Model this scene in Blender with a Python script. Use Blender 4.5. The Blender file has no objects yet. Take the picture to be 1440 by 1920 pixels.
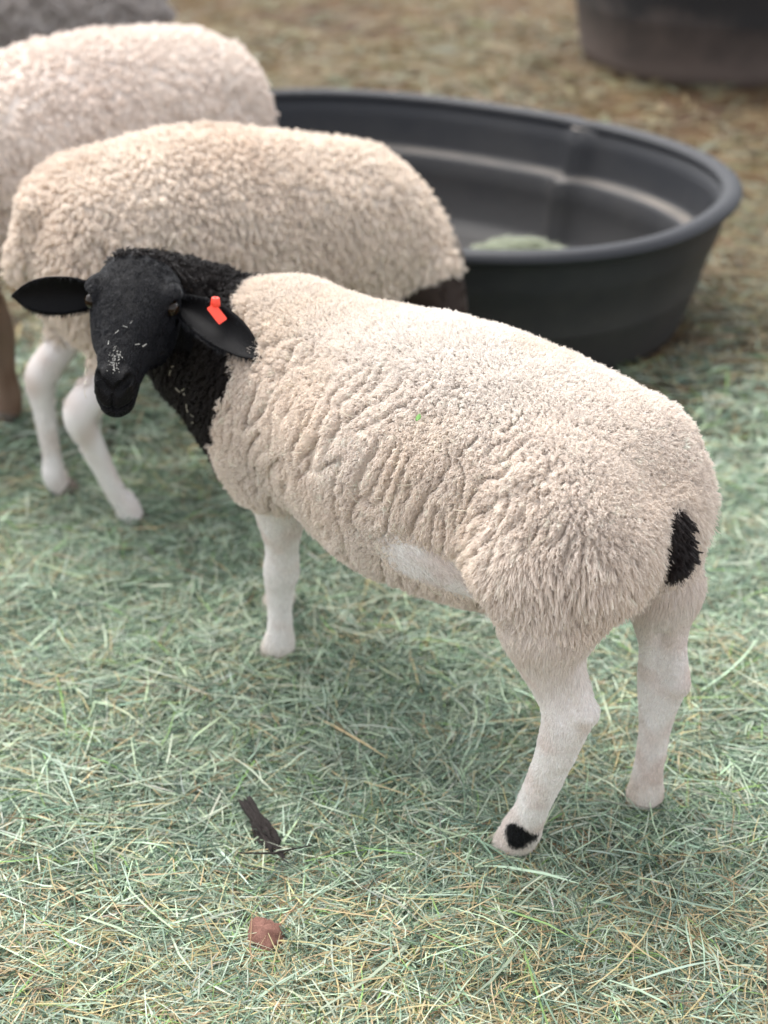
import bpy, math, random
import numpy as np
from mathutils import kdtree, Matrix, Vector

rng = np.random.default_rng(11)
random.seed(5)
scene = bpy.context.scene
COL = scene.collection

# ------------------------------------------------------------------ camera
cam_data = bpy.data.cameras.new('camera')
cam = bpy.data.objects.new('camera', cam_data)
COL.objects.link(cam)
cam.location = (0, 0, 1.25)
cam.rotation_euler = (math.radians(90 - 28.5), 0, 0)
cam_data.sensor_fit = 'VERTICAL'
cam_data.sensor_height = 24.0
cam_data.lens = 36.25
cam_data.clip_start = 0.05
cam_data.clip_end = 300
cam_data.dof.use_dof = True
cam_data.dof.focus_distance = 1.68
cam_data.dof.aperture_fstop = 2.1
scene.camera = cam

# ------------------------------------------------------------------ sky, sun, exposure
SUN_EL, SUN_AZ = math.radians(62), math.radians(-35)      # azimuth from +Y towards +X
world = bpy.data.worlds.new('World')
scene.world = world
world.use_nodes = True
wn = world.node_tree
wn.nodes.clear()
sky = wn.nodes.new('ShaderNodeTexSky')
sky.sky_type = 'NISHITA'
sky.sun_disc = False
sky.sun_elevation = SUN_EL
sky.sun_rotation = SUN_AZ
sky.dust_density = 3.0
sky.air_density = 1.0
hs = wn.nodes.new('ShaderNodeHueSaturation')
hs.inputs['Saturation'].default_value = 0.22             # overcast: grey, hardly blue
bg = wn.nodes.new('ShaderNodeBackground')
bg.inputs['Strength'].default_value = 0.15
wo = wn.nodes.new('ShaderNodeOutputWorld')
wn.links.new(sky.outputs[0], hs.inputs['Color'])
wn.links.new(hs.outputs[0], bg.inputs['Color'])
wn.links.new(bg.outputs[0], wo.inputs['Surface'])
sun_d = bpy.data.lights.new('sun', 'SUN')
sun_d.energy = 0.8
sun_d.angle = math.radians(40)
sun_d.color = (1.0, 0.97, 0.93)
sun = bpy.data.objects.new('sun', sun_d)
COL.objects.link(sun)
sd = Vector((math.sin(SUN_AZ) * math.cos(SUN_EL), math.cos(SUN_AZ) * math.cos(SUN_EL), math.sin(SUN_EL)))
sun.rotation_euler = sd.to_track_quat('Z', 'Y').to_euler()

scene.view_settings.view_transform = 'Standard'
scene.view_settings.look = 'None'
scene.view_settings.exposure = 1.58
scene.view_settings.gamma = 1.0
scene.render.engine = 'CYCLES'
scene.cycles.max_bounces = 6
scene.cycles.diffuse_bounces = 4
scene.cycles.glossy_bounces = 3
scene.cycles.transmission_bounces = 4
scene.cycles.use_denoising = True
scene.cycles.use_adaptive_sampling = True
scene.cycles.adaptive_threshold = 0.02
scene.cycles.sample_clamp_indirect = 6
scene.cycles_curves.shape = 'RIBBONS'


# ------------------------------------------------------------------ helpers
def empty(name, loc=(0, 0, 0), rz=0.0):
    o = bpy.data.objects.new(name, None)
    o.empty_display_size = 0.1
    o.location = loc
    o.rotation_euler = (0, 0, rz)
    COL.objects.link(o)
    return o


def tag(o, label=None, cat=None, group=None, kind=None):
    if label: o['label'] = label
    if cat: o['category'] = cat
    if group: o['group'] = group
    if kind: o['kind'] = kind
    return o


def mesh_obj(name, verts, faces, mat, parent=None, smooth=True):
    me = bpy.data.meshes.new(name)
    verts = np.asarray(verts, np.float32)
    if isinstance(faces, np.ndarray):
        nf, k = faces.shape
        me.vertices.add(len(verts))
        me.vertices.foreach_set('co', verts.ravel())
        me.loops.add(nf * k)
        me.loops.foreach_set('vertex_index', faces.astype(np.int32).ravel())
        me.polygons.add(nf)
        me.polygons.foreach_set('loop_start', np.arange(0, nf * k, k, dtype=np.int32))
        me.update(calc_edges=True)
        me.validate()
    else:
        me.from_pydata([tuple(map(float, v)) for v in verts], [], faces)
        me.update()
    if smooth:
        me.polygons.foreach_set('use_smooth', np.ones(len(me.polygons), bool))
    o = bpy.data.objects.new(name, me)
    if mat: me.materials.append(mat)
    COL.objects.link(o)
    if parent: o.parent = parent
    return o


def vcol(o, name, rgb):
    a = o.data.attributes.new(name, 'FLOAT_COLOR', 'POINT')
    c = np.ones((len(rgb), 4), np.float32)
    c[:, :3] = rgb
    a.data.foreach_set('color', c.ravel())


def hair_obj(name, pts, radius, rgb, mat, parent=None):
    """pts (N,K,3), radius (N,K), rgb (N,3) -> one Curves object"""
    n, k, _ = pts.shape
    cu = bpy.data.hair_curves.new(name)
    cu.add_curves([k] * n)
    cu.attributes['position'].data.foreach_set('vector', pts.astype(np.float32).ravel())
    ra = cu.attributes.get('radius') or cu.attributes.new('radius', 'FLOAT', 'POINT')
    ra.data.foreach_set('value', radius.astype(np.float32).ravel())
    ca = cu.attributes.new('tint', 'FLOAT_COLOR', 'CURVE')
    c = np.ones((n, 4), np.float32)
    c[:, :3] = rgb
    ca.data.foreach_set('color', c.ravel())
    cu.materials.append(mat)
    o = bpy.data.objects.new(name, cu)
    COL.objects.link(o)
    if parent: o.parent = parent
    return o


# --- noise
_perm = np.random.default_rng(3).permutation(512).astype(np.int64)
_grad = np.random.default_rng(4).normal(size=(512, 3))
_grad /= np.linalg.norm(_grad, axis=1)[:, None]


def perlin(p, seed=0):
    p = np.asarray(p, np.float64) + seed * 17.31
    i = np.floor(p).astype(np.int64)
    f = p - i
    w = f * f * f * (f * (f * 6 - 15) + 10)
    out = np.zeros(len(p))
    for dx in (0, 1):
        wx = w[:, 0] if dx else 1 - w[:, 0]
        for dy in (0, 1):
            wy = w[:, 1] if dy else 1 - w[:, 1]
            for dz in (0, 1):
                wz = w[:, 2] if dz else 1 - w[:, 2]
                h = _perm[(i[:, 0] + dx) & 511]
                h = _perm[(h + i[:, 1] + dy) & 511]
                h = _perm[(h + i[:, 2] + dz) & 511]
                g = _grad[h]
                out += wx * wy * wz * (g[:, 0] * (f[:, 0] - dx) + g[:, 1] * (f[:, 1] - dy) + g[:, 2] * (f[:, 2] - dz))
    return out * 1.6


def sstep(a, b, x):
    t = np.clip((x - a) / (b - a), 0, 1)
    return t * t * (3 - 2 * t)


def norm(v):
    return v / np.maximum(np.linalg.norm(v, axis=-1, keepdims=True), 1e-9)


# --- signed distance field -> one continuous mesh
class Field:
    def __init__(self, lo, hi, h):
        self.lo, self.h = np.array(lo, float), h
        self.n = np.ceil((np.array(hi) - self.lo) / h).astype(int) + 1
        self.a = np.full(self.n, 1.0, np.float32)

    def _win(self, lo, hi):
        i0 = np.clip(np.floor((np.array(lo) - self.lo) / self.h).astype(int), 0, self.n)
        i1 = np.clip(np.ceil((np.array(hi) - self.lo) / self.h).astype(int) + 1, 0, self.n)
        g = [self.lo[k] + self.h * np.arange(i0[k], i1[k]) for k in range(3)]
        X, Y, Z = np.meshgrid(*g, indexing='ij')
        return tuple(slice(i0[k], i1[k]) for k in range(3)), np.stack([X, Y, Z], -1).reshape(-1, 3)

    def add(self, fn, lo, hi, k=0.03):
        m = k + 2.5 * self.h
        s, P = self._win(np.array(lo) - m, np.array(hi) + m)
        d = fn(P).reshape(self.a[s].shape).astype(np.float32)
        b = self.a[s]
        q = np.clip(0.5 + 0.5 * (b - d) / k, 0, 1)
        self.a[s] = b * (1 - q) + d * q - k * q * (1 - q)

    def cut(self, fn, lo, hi, k=0.004):
        s, P = self._win(np.array(lo) - 0.02, np.array(hi) + 0.02)
        d = -fn(P).reshape(self.a[s].shape).astype(np.float32)
        b = self.a[s]
        q = np.clip(0.5 - 0.5 * (b - d) / k, 0, 1)
        self.a[s] = b * (1 - q) + d * q + k * q * (1 - q)

    def seg(self, A, B, k=0.02):
        a, ra = np.array(A[:3]), A[3]
        b, rb = np.array(B[:3]), B[3]
        ba = b - a

        def fn(P):
            t = np.clip(((P - a) @ ba) / (ba @ ba), 0, 1)
            return np.linalg.norm(P - a - t[:, None] * ba, axis=1) - (ra + (rb - ra) * t)
        r = max(ra, rb)
        self.add(fn, np.minimum(a, b) - r, np.maximum(a, b) + r, k)

    def chain(self, pts, k=0.015):
        """a limb: smooth curve through the joints with a smoothly changing radius, joined to the rest as one piece"""
        p = np.array(pts, float)
        e = np.concatenate([[2 * p[0] - p[1]], p, [2 * p[-1] - p[-2]]])
        t = np.linspace(0, 1, 6, endpoint=False)[:, None]
        out = []
        for i in range(len(p) - 1):
            a, b, c, d = e[i:i + 4]
            out.append(.5 * (2 * b + (c - a) * t + (2 * a - 5 * b + 4 * c - d) * t ** 2 + (3 * b - a - 3 * c + d) * t ** 3))
        q = np.concatenate(out + [p[-1:]])

        def fn(P):
            P = P.astype(np.float32)
            d = np.full(len(P), 9, np.float32)
            for A, B in zip(q[:-1].astype(np.float32), q[1:].astype(np.float32)):
                ba = B[:3] - A[:3]
                rel = P - A[:3]
                h = np.clip((rel @ ba) / max(ba @ ba, 1e-9), 0, 1)
                d = np.minimum(d, np.linalg.norm(rel - h[:, None] * ba, axis=1) - (A[3] + (B[3] - A[3]) * h))
            return d
        r = q[:, 3].max()
        self.add(fn, q[:, :3].min(0) - r, q[:, :3].max(0) + r, k)

    def ell(self, c, r, k=0.03, R=None):
        c, r = np.array(c, float), np.array(r, float)

        def fn(P):
            q = P - c
            if R is not None: q = q @ np.asarray(R).T
            k0 = np.linalg.norm(q / r, axis=1)
            k1 = np.linalg.norm(q / r ** 2, axis=1)
            return k0 * (k0 - 1) / np.maximum(k1, 1e-6)
        m = r.max() if R is not None else r
        self.add(fn, c - m, c + m, k)

    def loft(self, tab, k=0.03, frame=None, ex=2.2):
        """tab rows: along, top, bottom, half width (optional side shift); frame = (origin, along, side, up)"""
        T = np.array(tab, float)
        if frame is None:
            frame = (np.zeros(3), np.array([1., 0, 0]), np.array([0., 1, 0]), np.array([0, 0, 1.]))
        o, e0, e1, e2 = [np.asarray(x, float) for x in frame]
        fine = np.linspace(T[0, 0], T[-1, 0], 200)

        def cr(col):
            # smooth interpolation: piecewise linear then blurred
            y = np.interp(fine, T[:, 0], T[:, col])
            ker = np.hanning(23); ker /= ker.sum()
            yp = np.concatenate([np.full(11, y[0]), y, np.full(11, y[-1])])
            return np.convolve(yp, ker, 'valid')
        top, bot, hw = cr(1), cr(2), cr(3)
        sh = cr(4) if T.shape[1] > 4 else np.zeros_like(top)

        def fn(P):
            q = P - o
            a = q @ e0
            s = q @ e1
            z = q @ e2
            t, b, w, c = (np.interp(a, fine, y) for y in (top, bot, hw, sh))
            hh = np.maximum((t - b) / 2, 1e-3)
            w = np.maximum(w, 1e-3)
            rad = (np.abs((s - c) / w) ** ex + np.abs((z - (t + b) / 2) / hh) ** ex) ** (1 / ex)
            d = (rad - 1) * np.minimum(hh, w)
            over = np.maximum(np.maximum(fine[0] - a, a - fine[-1]), 0)
            return np.maximum(d, 0) * 0 + np.where(over > 0, np.sqrt(np.maximum(d, 0) ** 2 + over ** 2), d)
        cs = []
        for a in (T[0, 0], T[-1, 0]):
            for s in (-T[:, 3].max(), T[:, 3].max()):
                for z in (T[:, 2].min(), T[:, 1].max()):
                    cs.append(o + a * e0 + s * e1 + z * e2)
        cs = np.array(cs)
        self.add(fn, cs.min(0), cs.max(0), k)

    def mesh(self, smooth=2):
        a = self.a
        nx, ny, nz = a.shape
        ins = a < 0
        cnt = np.zeros((nx - 1, ny - 1, nz - 1), np.int8)
        for dx in (0, 1):
            for dy in (0, 1):
                for dz in (0, 1):
                    cnt += ins[dx:nx - 1 + dx, dy:ny - 1 + dy, dz:nz - 1 + dz]
        act = (cnt > 0) & (cnt < 8)
        idx = np.full(act.shape, -1, np.int64)
        ci = np.argwhere(act)
        idx[act] = np.arange(len(ci))
        pos = np.zeros((len(ci), 3))
        num = np.zeros(len(ci))
        cor = [(x, y, z) for x in (0, 1) for y in (0, 1) for z in (0, 1)]
        val = {c: a[ci[:, 0] + c[0], ci[:, 1] + c[1], ci[:, 2] + c[2]] for c in cor}
        for c in cor:
            for ax in range(3):
                if c[ax] == 0:
                    e = list(c); e[ax] = 1; e = tuple(e)
                    v0, v1 = val[c], val[e]
                    m = (v0 < 0) != (v1 < 0)
                    t = np.where(m, v0 / np.where(m, v0 - v1, 1), 0)
                    p = np.tile(np.array(c, float), (len(ci), 1))
                    p[:, ax] += t
                    pos[m] += p[m]
                    num[m] += 1
        V = self.lo + self.h * (ci + pos / num[:, None])
        quads = []
        for ax in range(3):
            s0 = [slice(None)] * 3; s1 = [slice(None)] * 3
            s0[ax] = slice(0, -1); s1[ax] = slice(1, None)
            i0, i1 = ins[tuple(s0)], ins[tuple(s1)]
            e = np.argwhere(i0 != i1)
            b, c = (ax + 1) % 3, (ax + 2) % 3
            e = e[(e[:, b] > 0) & (e[:, c] > 0) & (e[:, b] < a.shape[b] - 1) & (e[:, c] < a.shape[c] - 1)]
            flip = ~i0[e[:, 0], e[:, 1], e[:, 2]]
            q = []
            for db, dc in ((-1, -1), (0, -1), (0, 0), (-1, 0)):
                f = e.copy(); f[:, b] += db; f[:, c] += dc
                q.append(idx[f[:, 0], f[:, 1], f[:, 2]])
            q = np.stack(q, 1)
            q[flip] = q[flip][:, ::-1]
            quads.append(q)
        Q = np.concatenate(quads)
        for _ in range(smooth):
            V = relax(V, Q, 0.5)
        return V, Q


def relax(V, Q, f):
    acc = np.zeros_like(V)
    num = np.zeros(len(V))
    for i in range(4):
        for j in (1, 3):
            w = Q[:, (i + j) % 4]
            for c in range(3):
                acc[:, c] += np.bincount(Q[:, i], V[w, c], len(V))
            num += np.bincount(Q[:, i], minlength=len(V))
    return V + f * (acc / np.maximum(num, 1)[:, None] - V)


def vnormals(V, Q):
    fn = np.cross(V[Q[:, 2]] - V[Q[:, 0]], V[Q[:, 3]] - V[Q[:, 1]])
    N = np.zeros_like(V)
    for i in range(4):
        for c in range(3):
            N[:, c] += np.bincount(Q[:, i], fn[:, c], len(V))
    return norm(N), np.linalg.norm(fn, axis=1) / 2


def scatter(V, Q, N, area, dens, n):
    """n random points on the quads, weighted by area * per-vertex density"""
    w = area * dens[Q].mean(1)
    cdf = np.cumsum(w)
    f = np.searchsorted(cdf, rng.random(n) * cdf[-1])
    f = np.minimum(f, len(Q) - 1)
    a, b = rng.random((n, 1)), rng.random((n, 1))
    q = Q[f]
    mix = lambda A: (A[q[:, 0]] * (1 - a) * (1 - b) + A[q[:, 1]] * a * (1 - b) + A[q[:, 2]] * a * b + A[q[:, 3]] * (1 - a) * b)
    return mix, f


def grow(P, N, flow, length, lift, curl, turns, clump, clump_pts, stretch, K, r0, jit=1.0):
    """strands: roots P, normals N, flow; per strand arrays length, lift, curl, clump -> points (n,K,3), radii"""
    n = len(P)
    t = np.linspace(0, 1, K)[None, :, None]
    d = norm(N * lift[:, None] + flow * (1 - lift)[:, None])
    up = N
    # leaves the skin upright, then leans along the flow
    path = P[:, None] + length[:, None, None] * (t * (1 - t * 0.5) * 0.6 * up[:, None] * lift[:, None, None] * 1.3 + t * (0.4 + 0.6 * t) * d[:, None])
    if clump_pts is not None:
        kd = kdtree.KDTree(len(clump_pts))
        S = np.array(stretch)
        for i, c in enumerate(clump_pts * S): kd.insert(c, i)
        kd.balance()
        Ps = P * S
        ids = np.array([kd.find(p)[1] for p in Ps])
        crng = np.random.default_rng(21)
        # the lock's own lean and wave
        cl_jit = crng.normal(size=(len(clump_pts), 3)) * 0.35
        cl_ph = crng.random(len(clump_pts)) * 6.283
        cl_len = crng.uniform(0.75, 1.25, len(clump_pts))
        cp = clump_pts[ids]
        lean = norm(d + cl_jit[ids] * jit)
        ctr = cp[:, None] + ((length * cl_len[ids])[:, None, None]) * (t * lean[:, None] * 0.8 + t * (1 - t * .5) * up[:, None] * 0.25)
        k = clump[:, None, None] * t ** 0.8
        path = path * (1 - k) + ctr * k
        ph = cl_ph[ids]
    else:
        ids = np.zeros(n, int)
        ph = rng.random(n) * 6.283
    s1 = norm(np.cross(d, N + 1e-4))
    s2 = norm(np.cross(d, s1))
    ang = ph[:, None] + turns[:, None] * 6.283 * t[:, :, 0] + rng.normal(size=(n, 1)) * 0.6
    amp = curl[:, None] * np.minimum(t[:, :, 0] * 2.5, 1)
    path = path + (np.cos(ang) * amp)[:, :, None] * s1[:, None] + (np.sin(ang) * amp)[:, :, None] * s2[:, None]
    rad = r0[:, None] * (1 - 0.65 * t[:, :, 0] ** 2)
    return path, rad, ids


# ------------------------------------------------------------------ materials
def mat(name):
    m = bpy.data.materials.new(name)
    m.use_nodes = True
    nt = m.node_tree
    return m, nt, nt.nodes['Principled BSDF']


def node(nt, t, **kw):
    n = nt.nodes.new(t)
    for k, v in kw.items():
        if k in n.inputs: n.inputs[k].default_value = v
        else: setattr(n, k, v)
    return n


def ramp(nt, src, stops):
    r = nt.nodes.new('ShaderNodeValToRGB')
    e = r.color_ramp.elements
    while len(e) < len(stops): e.new(0.5)
    for x, (p, c) in zip(e, stops):
        x.position = p
        x.color = (*c, 1)
    nt.links.new(src, r.inputs[0])
    return r.outputs[0]


def fibre_mat(name, trans=0.25, rough=0.8, spec=0.2, sheen=0.0):
    m, nt, b = mat(name)
    at = node(nt, 'ShaderNodeAttribute', attribute_name='tint')
    b.inputs['Roughness'].default_value = rough
    b.inputs['Specular IOR Level'].default_value = spec
    b.inputs['Sheen Weight'].default_value = sheen
    nt.links.new(at.outputs['Color'], b.inputs['Base Color'])
    if trans > 0:
        tr = node(nt, 'ShaderNodeBsdfTranslucent')
        nt.links.new(at.outputs['Color'], tr.inputs['Color'])
        mx = node(nt, 'ShaderNodeMixShader')
        mx.inputs[0].default_value = trans
        nt.links.new(b.outputs[0], mx.inputs[1])
        nt.links.new(tr.outputs[0], mx.inputs[2])
        nt.links.new(mx.outputs[0], nt.nodes['Material Output'].inputs['Surface'])
    return m


def skin_mat(name, rough=0.6, spec=0.12):
    m, nt, b = mat(name)
    at = node(nt, 'ShaderNodeAttribute', attribute_name='tint')
    nz = node(nt, 'ShaderNodeTexNoise', Scale=260.0, Detail=3.0)
    bp = node(nt, 'ShaderNodeBump', Strength=0.25, Distance=0.002)
    nt.links.new(nz.outputs['Fac'], bp.inputs['Height'])
    nt.links.new(bp.outputs[0], b.inputs['Normal'])
    nt.links.new(at.outputs['Color'], b.inputs['Base Color'])
    b.inputs['Roughness'].default_value = rough
    b.inputs['Specular IOR Level'].default_value = spec
    return m


M_WOOL = fibre_mat('wool_fibre', 0.22, 0.9, 0.1)
M_HAIR = fibre_mat('short_hair', 0.12, 0.6, 0.3)
M_BLACK = fibre_mat('black_hair', 0.0, 0.45, 0.28)
M_FACE = fibre_mat('black_face_hair', 0.0, 0.30, 0.27)
M_SKIN = skin_mat('sheep_skin')

m, nt, b = mat('eye_gloss')
b.inputs['Base Color'].default_value = (0.014, 0.008, 0.004, 1)
b.inputs['Roughness'].default_value = 0.16
b.inputs['Specular IOR Level'].default_value = 0.3
M_EYE = m
m, nt, b = mat('hoof_horn')
b.inputs['Base Color'].default_value = (0.10, 0.08, 0.06, 1)
b.inputs['Roughness'].default_value = 0.6
M_HOOF = m
m, nt, b = mat('tag_plastic')
b.inputs['Base Color'].default_value = (0.93, 0.07, 0.035, 1)
b.inputs['Roughness'].default_value = 0.42
b.inputs['Subsurface Weight'].default_value = 0.15
b.inputs['Subsurface Radius'].default_value = (0.004, 0.001, 0.001)
M_TAG = m


# ------------------------------------------------------------------ ground
def ground_height(x, y):
    p = np.stack([x, y, np.zeros_like(x)], 1)
    near = np.exp(-((y - 2.0) / 3.0) ** 2)
    return 0.012 * near * perlin(p * 2.6, 1) + 0.006 * near * perlin(p * 7, 2) - 0.012


def build_ground():
    xs = np.concatenate([-np.geomspace(60, 2.2, 16), np.linspace(-2, 2, 90), np.geomspace(2.2, 60, 16)])
    ys = np.concatenate([-np.geomspace(30, 0.3, 10), np.linspace(0, 7, 140), np.geomspace(7.3, 120, 18)])
    X, Y = np.meshgrid(xs, ys, indexing='ij')
    z = ground_height(X.ravel(), Y.ravel())
    V = np.stack([X.ravel(), Y.ravel(), z], 1)
    nx, ny = X.shape
    i = (np.arange(nx - 1)[:, None] * ny + np.arange(ny - 1)[None]).ravel()
    Q = np.stack([i, i + ny, i + ny + 1, i + 1], 1)
    m, nt, b = mat('trodden_earth')
    tc = node(nt, 'ShaderNodeTexCoord')
    n1 = node(nt, 'ShaderNodeTexNoise', Scale=1.3, Detail=6.0, Roughness=0.65)
    n2 = node(nt, 'ShaderNodeTexNoise', Scale=14.0, Detail=8.0, Roughness=0.7)
    n3 = node(nt, 'ShaderNodeTexNoise', Scale=90.0, Detail=4.0)
    for k in (n1, n2, n3): nt.links.new(tc.outputs['Object'], k.inputs['Vector'])
    c1 = ramp(nt, n1.outputs['Fac'], [(0.35, (0.080, 0.037, 0.014)), (0.5, (0.135, 0.082, 0.029)), (0.66, (0.10, 0.084, 0.030))])
    c2 = ramp(nt, n2.outputs['Fac'], [(0.3, (0.35, 0.3, 0.25)), (0.7, (1.15, 1.1, 1.0))])
    mu = node(nt, 'ShaderNodeMix', data_type='RGBA', blend_type='MULTIPLY')
    mu.inputs[0].default_value = 1.0
    nt.links.new(c1, mu.inputs[6]); nt.links.new(c2, mu.inputs[7])
    nt.links.new(mu.outputs[2], b.inputs['Base Color'])
    bp = node(nt, 'ShaderNodeBump', Strength=0.7, Distance=0.02)
    ad = node(nt, 'ShaderNodeMath', operation='ADD')
    nt.links.new(n2.outputs['Fac'], ad.inputs[0]); nt.links.new(n3.outputs['Fac'], ad.inputs[1])
    nt.links.new(ad.outputs[0], bp.inputs['Height'])
    nt.links.new(bp.outputs[0], b.inputs['Normal'])
    b.inputs['Roughness'].default_value = 0.95
    o = mesh_obj('ground', V, Q, m)
    tag(o, kind='structure')


build_ground()


# ------------------------------------------------------------------ tubs
def ring_loft(n, plan, prof):
    """plan(phi, inset)->(x,y); prof rows (inset, z) -> verts, quads"""
    ph = np.linspace(0, 2 * np.pi, n, endpoint=False)
    V = []
    for ins, z in prof:
        x, y = plan(ph, ins)
        V.append(np.stack([x, y, np.full(n, z)], 1))
    V = np.concatenate(V)
    Q = []
    for r in range(len(prof) - 1):
        a = r * n + np.arange(n); b2 = r * n + (np.arange(n) + 1) % n
        Q.append(np.stack([a, b2, b2 + n, a + n], 1))
    return V, np.concatenate(Q)


def oval(a, b2, e=2.4, folds=()):
    def plan(ph, ins):
        f = np.zeros_like(ph)
        for p0, depth, w in folds:
            dd = np.angle(np.exp(1j * (ph - p0)))
            f += depth * np.exp(-(dd / w) ** 2)
        c, s = np.cos(ph), np.sin(ph)
        ins = ins + f
        return (np.sign(c) * np.abs(c) ** (2 / e) * (a - ins), np.sign(s) * np.abs(s) ** (2 / e) * (b2 - ins))
    return plan


def tub_material(name, base, mud):
    m, nt, b = mat(name)
    tc = node(nt, 'ShaderNodeTexCoord')
    n1 = node(nt, 'ShaderNodeTexNoise', Scale=3.0, Detail=6.0, Roughness=0.7)
    n2 = node(nt, 'ShaderNodeTexNoise', Scale=70.0, Detail=4.0)
    sx = node(nt, 'ShaderNodeSeparateXYZ')
    nt.links.new(tc.outputs['Object'], n1.inputs['Vector'])
    nt.links.new(tc.outputs['Object'], n2.inputs['Vector'])
    nt.links.new(tc.outputs['Object'], sx.inputs[0])
    # dried mud and dust: splashed low down and in patches
    ma = node(nt, 'ShaderNodeMath', operation='MULTIPLY_ADD')
    ma.inputs[1].default_value = -2.2; ma.inputs[2].default_value = 0.62
    nt.links.new(sx.outputs['Z'], ma.inputs[0])
    ad = node(nt, 'ShaderNodeMath', operation='ADD')
    nt.links.new(ma.outputs[0], ad.inputs[0]); nt.links.new(n1.outputs['Fac'], ad.inputs[1])
    f = ramp(nt, ad.outputs[0], [(0.55, (0, 0, 0)), (0.95, (1, 1, 1))])
    mx = node(nt, 'ShaderNodeMix', data_type='RGBA')
    # dust lies on the ledge and the floor: faces that look up, out of reach of the rain-washed rim
    ge = node(nt, 'ShaderNodeNewGeometry'); sn = node(nt, 'ShaderNodeSeparateXYZ')
    nt.links.new(ge.outputs['True Normal'], sn.inputs[0])
    up_ = ramp(nt, sn.outputs['Z'], [(0.80, (0, 0, 0)), (0.97, (1, 1, 1))])
    lo_ = node(nt, 'ShaderNodeMath', operation='LESS_THAN'); lo_.inputs[1].default_value = .30
    nt.links.new(sx.outputs['Z'], lo_.inputs[0])
    du = node(nt, 'ShaderNodeMath', operation='MULTIPLY')
    nt.links.new(up_, du.inputs[0]); nt.links.new(lo_.outputs[0], du.inputs[1])
    d2 = node(nt, 'ShaderNodeMix', data_type='RGBA')
    nt.links.new(du.outputs[0], d2.inputs[0])
    d2.inputs[6].default_value = (*base, 1); d2.inputs[7].default_value = (.16, .135, .11, 1)
    nt.links.new(f, mx.inputs[0])
    nt.links.new(d2.outputs[2], mx.inputs[6])
    mx.inputs[7].default_value = (*mud, 1)
    nt.links.new(mx.outputs[2], b.inputs['Base Color'])
    bp = node(nt, 'ShaderNodeBump', Strength=0.2, Distance=0.004)
    nt.links.new(n2.outputs['Fac'], bp.inputs['Height'])
    nt.links.new(bp.outputs[0], b.inputs['Normal'])
    b.inputs['Roughness'].default_value = 0.58
    b.inputs['Specular IOR Level'].default_value = 0.4
    return m


def build_tub(name, loc, rz, a, b2, h, mt, folds, label):
    t = empty(name, loc, rz)
    tag(t, label, 'tub', 'black rubber tubs')
    pl = oval(a, b2, 2.35, folds)
    k = h / 0.36
    ta = 0.10
    out = [(ta + .005, 0.0), (ta, .004), (ta - .01, .03 * k), (ta - .03, .12 * k), (ta - .035, .130 * k), (ta - .038, .145 * k), (ta - .038, .155 * k),
           (.040, .24 * k), (.035, .255 * k), (.031, .275 * k), (.031, .285 * k), (.022, .325 * k), (.02, .352 * k)]
    inn = [(.034, .352 * k), (.045, .30 * k), (.056, .235 * k), (.060, .222 * k), (.085, .215 * k), (.092, .205 * k), (.098, .15 * k), (.11, .05 * k), (.13, .026 * k), (.2, .02 * k), (.3, .02 * k), (min(a, b2) - .01, .02 * k)]
    V, Q = ring_loft(160, pl, out + inn)
    n = 160
    base = list(range(len(V) - n, len(V)))
    faces = [tuple(q) for q in Q.tolist()] + [tuple(base)]
    mesh_obj('basin', V, faces, mt, t)
    # rolled rim
    ang = np.linspace(0, 2 * np.pi, 13)[:-1]
    rp = [(.018 - .022 * math.cos(q), (.352 * k) + .016 * math.sin(q)) for q in ang]
    V, Q = ring_loft(160, oval(a, b2, 2.35, [(p, d * .35, w) for p, d, w in folds]), rp + [rp[0]])
    mesh_obj('rim', V, Q[:, ::-1], mt, t)
    return t


M_TUB = tub_material('black_rubber', (0.0125, 0.0135, 0.017), (0.036, 0.034, 0.033))
M_TUB2 = tub_material('muddy_black_rubber', (0.014, 0.014, 0.016), (0.11, 0.085, 0.075))
TUB_RZ = math.radians(-33)
build_tub('feed_tub', (0.025, 3.385, -0.006), TUB_RZ, 0.76, 0.555, 0.305, M_TUB,
          [(1.33, 0.035, 0.03), (4.45, 0.035, 0.03)], 'black oval rubber tub with a rolled rim behind the sheep')
build_tub('feed_tub', (1.25, 5.86, -0.006), 0.25, 0.60, 0.60, 0.55, M_TUB2,
          [], 'mud-splashed black tub at the far right of the yard')


# ------------------------------------------------------------------ sheep
def head_frame(center, T, X, tilt, roll, yaw):
    """center; T towards the viewer of the face, X its right -> (along face, width, face normal)"""
    T = norm(np.array(T, float)); X = np.array(X, float)
    X = norm(X - T * (X @ T)); U = np.cross(T, X)
    if U[2] < 0: U = -U
    f = -U * math.cos(tilt) + T * math.sin(tilt)
    n = T * math.cos(tilt) + U * math.sin(tilt)
    w = X
    # roll in the viewer's plane about T
    def rot(v, ax, a):
        return v * math.cos(a) + np.cross(ax, v) * math.sin(a) + ax * (ax @ v) * (1 - math.cos(a))
    f, n, w = (rot(v, T, roll) for v in (f, n, w))
    f, n, w = (rot(v, f, yaw) for v in (f, n, w))
    return np.array(center, float), f, w, n


HEAD_TAB = [  # along face, face line, jaw line, half width
    (-.030, .012, -.040, .026), (-.020, .030, -.060, .048), (.01, .043, -.076, .062), (.05, .046, -.080, .065), (.075, .043, -.080, .061),
    (.11, .038, -.070, .049), (.145, .031, -.054, .0355), (.170, .0265, -.045, .0305), (.190, .024, -.043, .0305), (.207, .018, -.042, .0295), (.217, .008, -.038, .0255), (.223, -.004, -.032, .017), (.226, -.012, -.024, .008)]


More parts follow.
